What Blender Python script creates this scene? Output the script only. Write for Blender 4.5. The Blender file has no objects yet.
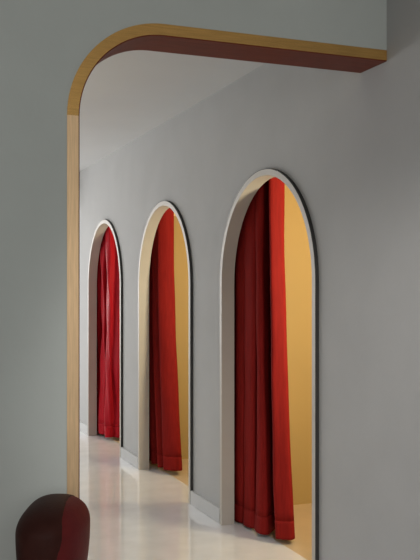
import bpy, bmesh, math, random
from mathutils import Vector
random.seed(4)
S = bpy.context.scene
C = S.collection

# ------------------------------------------------------------------ materials
def lin(r, g, b):
    f = lambda c: (c/255/12.92) if c/255 <= .04045 else ((c/255+.055)/1.055)**2.4
    return (f(r), f(g), f(b), 1)

def mat(name, col, rough=.6, metal=0., spec=.5, noise=0., nscale=20., bump=0., bscale=60., stretch=(1, 1, 1),
        sheen=0., sheen_tint=None, coat=0.):
    m = bpy.data.materials.new(name); m.use_nodes = True
    nt = m.node_tree; b = nt.nodes['Principled BSDF']
    b.inputs['Base Color'].default_value = col
    b.inputs['Roughness'].default_value = rough
    b.inputs['Metallic'].default_value = metal
    b.inputs['Specular IOR Level'].default_value = spec
    b.inputs['Coat Weight'].default_value = coat
    if sheen:
        b.inputs['Sheen Weight'].default_value = sheen
        b.inputs['Sheen Roughness'].default_value = .35
        b.inputs['Sheen Tint'].default_value = sheen_tint or (1, 1, 1, 1)
    tc = nt.nodes.new('ShaderNodeTexCoord'); mp = nt.nodes.new('ShaderNodeMapping')
    mp.inputs['Scale'].default_value = stretch
    nt.links.new(tc.outputs['Object'], mp.inputs['Vector'])
    if noise:
        n = nt.nodes.new('ShaderNodeTexNoise'); n.inputs['Scale'].default_value = nscale
        n.inputs['Detail'].default_value = 5
        nt.links.new(mp.outputs[0], n.inputs['Vector'])
        r = nt.nodes.new('ShaderNodeValToRGB')
        r.color_ramp.elements[0].position = .3; r.color_ramp.elements[1].position = .7
        r.color_ramp.elements[0].color = tuple(c*(1-noise) for c in col[:3])+(1,)
        r.color_ramp.elements[1].color = tuple(min(1, c*(1+noise)) for c in col[:3])+(1,)
        nt.links.new(n.outputs['Fac'], r.inputs[0]); nt.links.new(r.outputs[0], b.inputs['Base Color'])
    if bump:
        n2 = nt.nodes.new('ShaderNodeTexNoise'); n2.inputs['Scale'].default_value = bscale
        n2.inputs['Detail'].default_value = 4
        nt.links.new(mp.outputs[0], n2.inputs['Vector'])
        bp = nt.nodes.new('ShaderNodeBump'); bp.inputs['Strength'].default_value = bump
        bp.inputs['Distance'].default_value = .01
        nt.links.new(n2.outputs['Fac'], bp.inputs['Height']); nt.links.new(bp.outputs[0], b.inputs['Normal'])
    return m

M_WALL = mat('grey_plaster', (.46, .46, .455, 1), .8, spec=.2, noise=.03, nscale=3, bump=.05, bscale=40)
M_PART = mat('greenish_grey_plaster', (.55, .585, .56, 1), .8, spec=.2, noise=.03, nscale=3, bump=.05, bscale=40)
M_CEIL = mat('ceiling_paint', (.66, .66, .655, 1), .85, noise=.02, nscale=2)
M_FLOOR = mat('polished_stone', (.76, .77, .77, 1), .08, spec=.5, noise=.05, nscale=7, bump=.003, bscale=14)
M_TRIM = mat('cream_trim_paint', (.51, .475, .42, 1), .5, noise=.02, nscale=8)
M_EDGE_SHADOW = mat('painted_edge_shadow', (.035, .033, .031, 1), .6, noise=.1, nscale=20)  # near-black stands in for the shadow line beside the arch surrounds
M_BASE = mat('baseboard_paint', (.56, .56, .555, 1), .5, noise=.02, nscale=8)
M_BRASS = mat('brushed_brass', (.86, .61, .36, 1), .45, metal=.85, noise=.10, nscale=9, stretch=(18, 18, 1), bump=.06, bscale=30)
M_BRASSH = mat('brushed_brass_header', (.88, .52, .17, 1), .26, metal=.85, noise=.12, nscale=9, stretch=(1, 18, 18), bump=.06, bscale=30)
M_SOFFIT = mat('red_bronze', (.17, .037, .020, 1), .5, metal=.0, spec=.15, noise=.15, nscale=8, stretch=(1, 12, 12))
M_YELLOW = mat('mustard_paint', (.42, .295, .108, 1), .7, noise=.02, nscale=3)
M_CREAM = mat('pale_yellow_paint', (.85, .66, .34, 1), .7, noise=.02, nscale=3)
M_NFLOOR = mat('warm_light_floor', (.60, .475, .31, 1), .35, spec=.4, noise=.05, nscale=7)  # tan stands in for warm lamplight on the stone floor
M_CURT = mat('red_satin', (.22, .0135, .0115, 1), .6, spec=.03, noise=.12, nscale=6, stretch=(14, 14, 1), bump=.12, bscale=25)
M_CURT3 = mat('crimson_satin', (.42, .012, .022, 1), .36, spec=.05, noise=.12, nscale=6, stretch=(14, 14, 1), bump=.2, bscale=16)
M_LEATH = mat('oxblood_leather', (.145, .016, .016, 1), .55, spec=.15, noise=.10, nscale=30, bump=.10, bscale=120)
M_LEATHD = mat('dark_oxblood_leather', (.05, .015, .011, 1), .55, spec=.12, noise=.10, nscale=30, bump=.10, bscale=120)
M_DARKMET = mat('dark_metal', (.04, .035, .03, 1), .4, metal=.8, noise=.1)

# ------------------------------------------------------------------ helpers
def obj(name, bm, m, parent=None, smooth=False, mats=None):
    bmesh.ops.recalc_face_normals(bm, faces=bm.faces[:])
    me = bpy.data.meshes.new(name); bm.to_mesh(me); bm.free()
    for x in (mats or [m]): me.materials.append(x)
    if smooth:
        for p in me.polygons: p.use_smooth = True
    o = bpy.data.objects.new(name, me); C.objects.link(o)
    if parent: o.parent = parent
    return o

def tag(o, label, cat, group=None, kind=None):
    o['label'] = label; o['category'] = cat
    if group: o['group'] = group
    if kind: o['kind'] = kind
    return o

def struct(o, label, cat):
    return tag(o, label, cat, kind='structure')

def empty(name, loc=(0, 0, 0)):
    o = bpy.data.objects.new(name, None); C.objects.link(o); o.location = loc
    o.empty_display_size = .1
    return o

def box(bm, x0, x1, y0, y1, z0, z1):
    v = [bm.verts.new((x, y, z)) for x in (x0, x1) for y in (y0, y1) for z in (z0, z1)]
    for f in ((0, 1, 3, 2), (4, 6, 7, 5), (0, 4, 5, 1), (2, 3, 7, 6), (0, 2, 6, 4), (1, 5, 7, 3)):
        bm.faces.new([v[i] for i in f])

def boxobj(name, b, m, parent=None, bevel=0):
    bm = bmesh.new(); box(bm, *b)
    if bevel: bmesh.ops.bevel(bm, geom=bm.edges[:], offset=bevel, segments=2, affect='EDGES')
    return obj(name, bm, m, parent)

# ------------------------------------------------------------------ dimensions (metres)
W = 2.0                 # arch wall plane, x
TH = .062               # its thickness
CEIL = 2.68
CAM_H = 1.426
YN, YF = -3.2, 14.0     # near and far ends of the room
XL = -3.2
AR = .62                # outer radius of an arch surround
FACE = .036             # face width of a surround
PROUD = .020
SPRING = 2.098 - AR
CENTRES = (4.312, 6.077, 7.83)
PARTS = (3.47, 5.22, 6.99, 8.76)

# ------------------------------------------------------------------ shell
bm = bmesh.new(); box(bm, XL-.1, 3.6, YN-.1, YF+.1, -.1, 0)
struct(obj('floor', bm, M_FLOOR), 'polished pale beige stone floor running past the arched openings', 'floor')
bm = bmesh.new(); box(bm, XL-.1, 3.6, YN-.1, YF+.1, CEIL, CEIL+.1)
struct(obj('ceiling', bm, M_CEIL), 'plain grey ceiling above the arched wall', 'ceiling')
struct(boxobj('wall_left', (XL-.1, XL, YN, YF, 0, CEIL), M_WALL), 'plain grey wall opposite the arches', 'wall')
struct(boxobj('wall_back', (XL-.1, 3.6, YN-.1, YN, 0, CEIL), M_WALL), 'plain grey wall behind the viewer', 'wall')
struct(boxobj('wall_end', (XL-.1, 3.6, YF, YF+.1, 0, CEIL), M_WALL), 'plain grey wall at the far end of the corridor', 'wall')

# arch wall with arched openings (opening slightly inside the surround's outer edge)
def arch_wall():
    bm = bmesh.new()
    r = AR - .012; n = 48
    def slab(pts):                      # polygon in (y,z) extruded through the wall
        a = [bm.verts.new((W, y, z)) for y, z in pts]
        b = [bm.verts.new((W+TH, y, z)) for y, z in pts]
        bm.faces.new(a); bm.faces.new(b[::-1])
    edges = [YN]
    for cy in CENTRES: edges += [cy-r, cy+r]
    edges.append(YF)
    for i in range(0, len(edges), 2):
        slab([(edges[i], 0), (edges[i+1], 0), (edges[i+1], CEIL+.03), (edges[i], CEIL+.03)])
    for cy in CENTRES:
        P = [(cy - r*math.cos(math.pi*k/n), SPRING + r*math.sin(math.pi*k/n)) for k in range(n+1)]
        for k in range(n):
            slab([P[k], P[k+1], (P[k+1][0], CEIL+.03), (P[k][0], CEIL+.03)])
        L = [(cy-r, 0)] + P + [(cy+r, 0)]
        for k in range(len(L)-1):
            (y0, z0), (y1, z1) = L[k], L[k+1]
            bm.faces.new([bm.verts.new(p) for p in ((W, y0, z0), (W, y1, z1), (W+TH, y1, z1), (W+TH, y0, z0))])
    bmesh.ops.remove_doubles(bm, verts=bm.verts[:], dist=1e-5)
    return obj('wall_right', bm, M_WALL)
struct(arch_wall(), 'smooth grey wall pierced by a row of tall round-topped openings', 'wall')

struct(boxobj('trim_6', (W-.35, W, 9.15, YF, 2.3, CEIL), M_WALL), 'unseen grey box added to shade the top of the wall beyond the farthest arch', 'light blocker')  # unseen box, added to cast a dark wedge on the wall top

# surrounds: cream lining standing proud of the wall, outer edge coloured dark as shadow
def arch_pts(cy, r, n=56):
    return [(cy-r, 0)] + [(cy - r*math.cos(math.pi*k/n), SPRING + r*math.sin(math.pi*k/n)) for k in range(n+1)] + [(cy+r, 0)]

def ring(bm, cy, r0, r1, x0, x1):
    a, b = arch_pts(cy, r0), arch_pts(cy, r1)
    prev = None
    for (ya, za), (yb, zb) in zip(a, b):
        cur = [bm.verts.new(p) for p in ((x0, ya, za), (x0, yb, zb), (x1, yb, zb), (x1, ya, za))]
        if prev:
            for k in range(4):
                bm.faces.new((prev[k], prev[(k+1) % 4], cur[(k+1) % 4], cur[k]))
        else: bm.faces.new(cur)
        prev = cur
    bm.faces.new(prev[::-1])

LAB = ('cream arch surround of the nearest and largest opening, its edge coloured as dark shadow',
       'cream arch surround of the middle opening, between the other two',
       'cream arch surround of the farthest and smallest opening, beside the brass jamb')
for i, cy in enumerate(CENTRES[:3]):
    t = empty('trim_%d' % (i+1), (W, cy, 0)); struct(t, LAB[i], 'arch surround')
    bm = bmesh.new(); ring(bm, cy, AR-FACE, AR-.0035, W-PROUD, W+TH+.002)
    for v in bm.verts: v.co -= Vector(t.location)
    obj('arch_lining', bm, M_TRIM, t)
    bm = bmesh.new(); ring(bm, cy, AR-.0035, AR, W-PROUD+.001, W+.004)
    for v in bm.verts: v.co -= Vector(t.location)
    e = obj('outer_edge', bm, M_EDGE_SHADOW, t); e['label'] = 'thin outer edge coloured dark as shadow'

# baseboards between the openings
segs = [(YN, CENTRES[0]-AR), (CENTRES[0]+AR, CENTRES[1]-AR), (CENTRES[1]+AR, CENTRES[2]-AR), (CENTRES[2]+AR, YF)]
BL = ('low pale baseboard on the wall nearer than the largest arch', 'low pale baseboard between the largest arch and the middle arch',
      'low pale baseboard between the middle arch and the farthest arch', 'low pale baseboard beyond the farthest arch')
for (a, b), l in zip(segs, BL):
    struct(boxobj('baseboard_right', (W-PROUD, W+.005, a+.001, b-.001, 0, .092), M_BASE, bevel=.003), l, 'baseboard')

# ------------------------------------------------------------------ fitting rooms behind the arches
NT = 2.5
for i, y in enumerate(PARTS):
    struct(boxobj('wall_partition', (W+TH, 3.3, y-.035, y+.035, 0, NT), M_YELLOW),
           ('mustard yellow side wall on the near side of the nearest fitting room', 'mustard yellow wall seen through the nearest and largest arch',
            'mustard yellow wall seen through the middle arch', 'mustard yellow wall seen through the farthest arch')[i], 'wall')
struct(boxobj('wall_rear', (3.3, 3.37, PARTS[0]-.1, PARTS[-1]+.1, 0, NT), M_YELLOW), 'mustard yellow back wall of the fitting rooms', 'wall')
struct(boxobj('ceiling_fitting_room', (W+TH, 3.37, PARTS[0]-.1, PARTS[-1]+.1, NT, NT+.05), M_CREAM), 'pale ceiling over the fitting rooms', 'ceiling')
struct(boxobj('floor_fitting_room', (W+.15, 3.37, PARTS[0]-.1, PARTS[-1]+.1, -.02, .0006), M_NFLOOR), 'floor inside the curtained fitting rooms, coloured tan as warm lamplight', 'floor')
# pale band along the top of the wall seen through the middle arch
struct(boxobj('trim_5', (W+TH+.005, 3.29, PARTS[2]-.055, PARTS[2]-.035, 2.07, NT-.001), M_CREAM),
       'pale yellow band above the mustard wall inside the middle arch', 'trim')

# ------------------------------------------------------------------ partition with the brass-lined opening
PY0, PY1 = 3.10, 3.31
BX, BT, BZ, BR = .651, .046, 2.437, .37      # outer left edge, thickness, outer top, outer corner radius
def outline(off, n=24, part=None):           # path of the opening, offset inward
    x, z, r = BX+off, BZ-off, BR-off
    jam = [(x, 0), (x, BZ-BR)]
    cor = [(BX+BR - r*math.cos(math.pi/2*k/n), BZ-BR + r*math.sin(math.pi/2*k/n)) for k in range(n+1)]
    hea = [(BX+BR, z), (W-.001, z)]
    return {'jamb': jam, 'corner': cor, 'header': hea, None: jam[:1]+cor+hea[1:]}[part]

bm = bmesh.new()
o0 = outline(0)
def pslab(pts):
    a = [bm.verts.new((x, PY0+.003, z)) for x, z in pts]; b = [bm.verts.new((x, PY1-.003, z)) for x, z in pts]
    bm.faces.new(a); bm.faces.new(b)
    n = len(pts)
    for k in range(n): bm.faces.new((a[k], a[(k+1) % n], b[(k+1) % n], b[k]))
pslab([(XL, 0), (BX, 0), (BX, BZ-BR), (XL, BZ-BR)])
cor = outline(0, part='corner')
for k in range(len(cor)-1):
    pslab([(XL, cor[k][1]), cor[k], cor[k+1], (XL, cor[k+1][1])] if k else [(XL, cor[0][1]), cor[0], cor[1], (XL, cor[1][1])])
pslab([(XL, BZ), (W, BZ), (W, CEIL), (XL, CEIL)])
struct(obj('wall_front', bm, M_PART), 'greenish grey wall around the brass-lined opening', 'wall')

root = empty('trim_4', (BX, PY0, 0))
struct(root, 'brass lining with one rounded corner framing the view of the arches', 'opening trim')
def band(name, part, o_a, o_b, y0, y1, m, label=None):
    bm = bmesh.new(); A, B = outline(o_a, part=part), outline(o_b, part=part)
    prev = None
    for (xa, za), (xb, zb) in zip(A, B):
        cur = [bm.verts.new(Vector(p)-Vector((BX, PY0, 0))) for p in ((xa, y0, za), (xb, y0, zb), (xb, y1, zb), (xa, y1, za))]
        if prev:
            for k in range(4): bm.faces.new((prev[k], prev[(k+1) % 4], cur[(k+1) % 4], cur[k]))
        else: bm.faces.new(cur)
        prev = cur
    bm.faces.new(prev[::-1])
    o = obj(name, bm, m, root)
    if label: o['label'] = label
for part, m in (('jamb', M_BRASS), ('corner', M_BRASSH), ('header', M_BRASSH)):
    band('brass_'+part, part, 0, BT-.004, PY0, PY1, m)
    band('inner_lining', part, BT-.004, BT, PY0+.0015, PY1-.001, M_SOFFIT, 'dark red-bronze inner face')

# ------------------------------------------------------------------ curtains
def smooth_path(P, n):
    """Catmull-Rom through the plan points P, n samples."""
    out = []; m = len(P)-1
    for s in range(n+1):
        t = s/n*m; k = min(int(t), m-1); u = t-k
        p0, p1, p2, p3 = P[max(k-1, 0)], P[k], P[k+1], P[min(k+2, m)]
        out.append(tuple(.5*(2*b + (c-a)*u + (2*a-5*b+4*c-d)*u*u + (3*b-a-3*c+d)*u**3) for a, b, c, d in zip(p0, p1, p2, p3)))
    return out

def curtain(top, bot, ztop, zbot, label, m, hem=.10, n=260, nz=40, wob=.003, seed=0, lift=.0):
    rnd = random.Random(seed)
    cy = sum(p[1] for p in bot)/len(bot); cx = sum(p[0] for p in bot)/len(bot)
    root = empty('curtain', (cx, cy, zbot))
    tag(root, label, 'curtain', 'red curtains drawn aside in the arches')
    T, B = smooth_path(top, n), smooth_path(bot, n)
    ph = [rnd.uniform(0, 6.28) for _ in range(6)]
    def pt(u, z):
        f = (z-zbot)/(ztop-zbot)
        w = max(0., min(1., 1-f/.75))**1.6           # straight above, flaring towards the floor
        x = T[u][0]*(1-w)+B[u][0]*w; y = T[u][1]*(1-w)+B[u][1]*w
        s = u/n
        y += wob*math.sin(9*f+ph[0]+14*s)+wob*.6*math.sin(21*f+ph[1]+31*s)
        x += wob*.7*math.sin(7*f+ph[2]+23*s)+wob*.4*math.sin(27*f+ph[3]+47*s)
        return x, y
    def grid(name, z0, z1, rows, off):
        bm = bmesh.new(); V = []
        for j in range(rows+1):
            z = z0+(z1-z0)*j/rows; row = []
            for u in range(n+1):
                x, y = pt(u, z)
                row.append(bm.verts.new((x-cx, y-cy, z-zbot+lift*(u/n)*(1-(z-zbot)/(ztop-zbot))**3)))
            V.append(row)
        for j in range(rows):
            for u in range(n): bm.faces.new((V[j][u], V[j][u+1], V[j+1][u+1], V[j+1][u]))
        o = obj(name, bm, m, root, smooth=True)
        md = o.modifiers.new('thickness', 'SOLIDIFY'); md.thickness = off; md.offset = 0
        return o
    grid('fabric_panel', zbot+hem, ztop, nz, .003)
    grid('hem', zbot, zbot+hem+.004, 6, .0038)
    return root

X0 = W+TH+.02
def plan(ys, xs): return list(zip(xs, ys))
# each is bunched to the far side; its last fold turns into the room and doubles back behind the pleats
c1t = [(2.10,5.12),(2.17,5.08),(2.12,5.0),(2.09,4.92),(2.092,4.85),(2.105,4.81),(2.15,4.84),(2.22,4.93),(2.21,4.88),(2.15,4.86),(2.095,4.80),(2.088,4.755),(2.105,4.69),(2.14,4.70),(2.24,4.82),(2.23,4.77),(2.16,4.75),(2.105,4.66),(2.10,4.62),(2.125,4.605),(2.17,4.66),(2.27,4.74),(2.28,4.66),(2.20,4.58),(2.105,4.475),(2.15,4.461),(2.205,4.485),(2.24,4.61),(2.28,4.78),(2.31,4.95),(2.31,5.13)]
c1b = [(2.10,5.12),(2.16,5.08),(2.11,5.0),(2.085,4.95),(2.085,4.90),(2.10,4.865),(2.14,4.87),(2.18,4.93),(2.17,4.88),(2.13,4.85),(2.09,4.81),(2.085,4.76),(2.09,4.72),(2.10,4.70),(2.105,4.68),(2.10,4.66),(2.09,4.63),(2.085,4.59),(2.09,4.55),(2.115,4.53),(2.16,4.57),(2.25,4.66),(2.26,4.58),(2.19,4.52),(2.125,4.435),(2.145,4.395),(2.195,4.36),(2.235,4.42),(2.28,4.65),(2.31,4.9),(2.31,5.10)]
curtain(c1t, c1b, 2.46, .006, 'deep red pleated curtain in the nearest and largest arch, its end fold lit orange', M_CURT, seed=1, lift=.03)
c2t = [(2.12, 6.91), (2.17, 6.86), (2.10, 6.81), (2.17, 6.76), (2.10, 6.71), (2.18, 6.66), (2.18, 6.60), (2.11, 6.57), (2.16, 6.54), (2.23, 6.55), (2.25, 6.61), (2.25, 6.75), (2.25, 6.90)]
c2b = [(2.12, 6.86), (2.17, 6.79), (2.10, 6.71), (2.17, 6.65), (2.10, 6.55), (2.16, 6.50), (2.17, 6.45), (2.11, 6.43), (2.155, 6.36), (2.22, 6.335), (2.25, 6.41), (2.26, 6.6), (2.26, 6.86)]
curtain(c2t, c2b, 2.46, .03, 'dark red pleated curtain in the middle arch, half drawn before a yellow wall', M_CURT, seed=2, lift=.012)
c3t = [(2.1, 8.75), (2.17, 8.7), (2.1, 8.62), (2.088, 8.5), (2.1, 8.44), (2.16, 8.47), (2.17, 8.42), (2.095, 8.36), (2.088, 8.28), (2.1, 8.22), (2.16, 8.25), (2.17, 8.2), (2.095, 8.14), (2.088, 8.08), (2.105, 8.04), (2.15, 8.05), (2.19, 7.99), (2.24, 8.08), (2.27, 8.3), (2.28, 8.7)]
c3b = [(2.097, 8.75), (2.167, 8.7), (2.097, 8.655), (2.085, 8.535), (2.097, 8.475), (2.157, 8.505), (2.167, 8.455), (2.092, 8.395), (2.085, 8.315), (2.097, 8.255), (2.157, 8.285), (2.167, 8.235), (2.092, 8.175), (2.085, 8.115), (2.102, 8.075), (2.147, 8.085), (2.187, 8.025), (2.237, 8.115), (2.267, 8.335), (2.277, 8.7)]
curtain(c3t, c3b, 2.46, .03, 'shiny crimson curtain filling the farthest and smallest arch', M_CURT3, seed=3, wob=.012)

# ------------------------------------------------------------------ tub chair
CB = Vector((.535, 2.72, 0))                              # under the middle of the backrest
FD = Vector((-.93, .36, 0)).normalized(); SD = Vector((-FD.y, FD.x, 0))   # where it faces, and its side
root = empty('padded_chair', CB)
tag(root, 'dark red leather chair with a plump rounded back in front of the greenish grey wall', 'chair')
HA, HB, ZM, HU, HL = .105, .19, .692, .081, .27           # half depth, half width, widest height, rise, drop
def sgn(v, p): return math.copysign(abs(v)**p, v)
def seam(z):                                              # where the inner pad ends, along the chair's depth
    t = (z-ZM)/HU
    return -.048 + .006*max(t, 0)**2 + .42*max(0., -(z-ZM))**1.2
def backrest(name, grow, clip, m, label=None):
    bm = bmesh.new(); nu, nv = 96, 48; V = []
    for j in range(nv+1):
        ph = -math.pi/2+math.pi*j/nv; row = []
        for i in range(nu):
            th = 2*math.pi*i/nu
            c = abs(math.cos(ph))**.82 if j not in (0, nv) else 0
            z = ZM + sgn(math.sin(ph), .95)*(HU if ph > 0 else HL)*(1+grow/HB)
            p = sgn(math.cos(th), .8)*(HA+grow)*c; q = sgn(math.sin(th), .8)*(HB+grow)*c
            q *= 1; p += .10*q*q/HB                      # wraps a little round the sitter
            row.append(bm.verts.new(FD*p + SD*q + Vector((0, 0, z))))
        V.append(row)
    for j in range(nv):
        for i in range(nu):
            bm.faces.new((V[j][i], V[j][(i+1) % nu], V[j+1][(i+1) % nu], V[j+1][i]))
    bmesh.ops.remove_doubles(bm, verts=bm.verts[:], dist=1e-5)
    if clip:                                              # keep what lies on the sitter's side of the seam, pinch it in at the seam
        kill = [f for f in bm.faces if (f.calc_center_median().dot(FD) < seam(f.calc_center_median().z))]
        bmesh.ops.delete(bm, geom=kill, context='FACES')
        edge = {v for e in bm.edges if e.is_boundary for v in e.verts}
        for v in edge:
            z = v.co.z; d = v.co.dot(FD); v.co += FD*(seam(z)-d)
            side = v.co - FD*v.co.dot(FD) - Vector((0, 0, ZM-.05)); v.co -= side.normalized()*grow*1.6
    o = obj(name, bm, m, root, smooth=True)
    if label: o['label'] = label
    return o
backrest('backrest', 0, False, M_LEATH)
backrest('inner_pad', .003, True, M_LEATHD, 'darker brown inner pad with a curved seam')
def disc(bm, rx, ry, z0, z1, off, n=48, inset=.03):
    rings = []
    for z, d in ((z0, inset), (z0+inset*.3, inset*.3), (z0+inset, 0), (z1-inset, 0), (z1-inset*.3, inset*.3), (z1, inset)):
        rings.append([bm.verts.new(off + FD*(rx-d)*math.cos(2*math.pi*k/n) + SD*(ry-d)*math.sin(2*math.pi*k/n) + Vector((0, 0, z))) for k in range(n)])
    for a, b in zip(rings, rings[1:]):
        for k in range(n): bm.faces.new((a[k], a[(k+1) % n], b[(k+1) % n], b[k]))
    bm.faces.new(rings[0][::-1]); bm.faces.new(rings[-1])
bm = bmesh.new(); disc(bm, .25, .23, .34, .455, FD*.17); obj('seat', bm, M_LEATH, root, smooth=True)
for sx in (.03, .31):
    for sy in (-1, 1):
        bm = bmesh.new()
        bmesh.ops.create_cone(bm, cap_ends=True, segments=16, radius1=.011, radius2=.018, depth=.345)
        for v in bm.verts: v.co += FD*(sx+.02*(1 if sx > .1 else -1)*(.17-v.co.z)/.34) + SD*sy*.14 + Vector((0, 0, .1725))
        obj('leg', bm, M_DARKMET, root)

# ------------------------------------------------------------------ lights
def area(name, loc, target, sx, sy, power, col):
    l = bpy.data.lights.new(name, 'AREA'); l.shape = 'RECTANGLE'; l.size = sx; l.size_y = sy
    l.energy = power; l.color = col
    o = bpy.data.objects.new(name, l); C.objects.link(o); o.location = loc
    o.rotation_euler = (Vector(target)-Vector(loc)).to_track_quat('-Z', 'Y').to_euler()
    return o
area('corridor_end_light', (-.2, 12.6, 1.7), (1.2, 5, 1.1), 2.4, 2.2, 124, (1, .99, .985))
area('corridor_side_light', (-2.6, 9.6, 1.4), (1.4, 8.4, 1.2), 3.0, 1.2, 72, (1, .985, .97))
area('front_room_light', (-.6, -2.95, 1.95), (.7, 3.1, .8), 2.4, 1.2, 64, (1, .98, .95))
l = bpy.data.lights.new('fill_spot', 'SPOT'); l.energy = 135; l.spot_size = math.radians(58); l.spot_blend = 1; l.shadow_soft_size = .12  # unseen fill, added to brighten curtain bottoms, lower wall and floor
l.color = (1, .97, .93)
o = bpy.data.objects.new('fill_spot', l); C.objects.link(o); o.location = (1.0, 1.3, 2.6)
o.rotation_euler = (Vector((1.85, 4.0, 0))-o.location).to_track_quat('-Z', 'Y').to_euler()
for y, cy, e in zip(PARTS, CENTRES[:3], (43, 32, 20)):
    area('fitting_room_lamp', (2.78, y+.06, 1.4), (2.80, y+1.7, 1.3), (.35), 1.6, e, (1, .86, .58))
w = bpy.data.worlds.new('world'); S.world = w; w.use_nodes = True
w.node_tree.nodes['Background'].inputs[0].default_value = (.5, .5, .5, 1)
w.node_tree.nodes['Background'].inputs[1].default_value = .2

# ------------------------------------------------------------------ camera
F = 864.
cam = bpy.data.cameras.new('camera'); co = bpy.data.objects.new('camera', cam); C.objects.link(co)
cam.sensor_fit = 'VERTICAL'; cam.sensor_height = 36; cam.sensor_width = 27
cam.lens = F/560*36
cam.shift_y = 12/560
co.location = (0, 0, CAM_H)
co.rotation_euler = (math.pi/2, 0, -math.atan(336/864))
cam.clip_start = .05
S.camera = co
S.view_settings.view_transform = 'Standard'
S.view_settings.look = 'None'
S.view_settings.exposure = 0
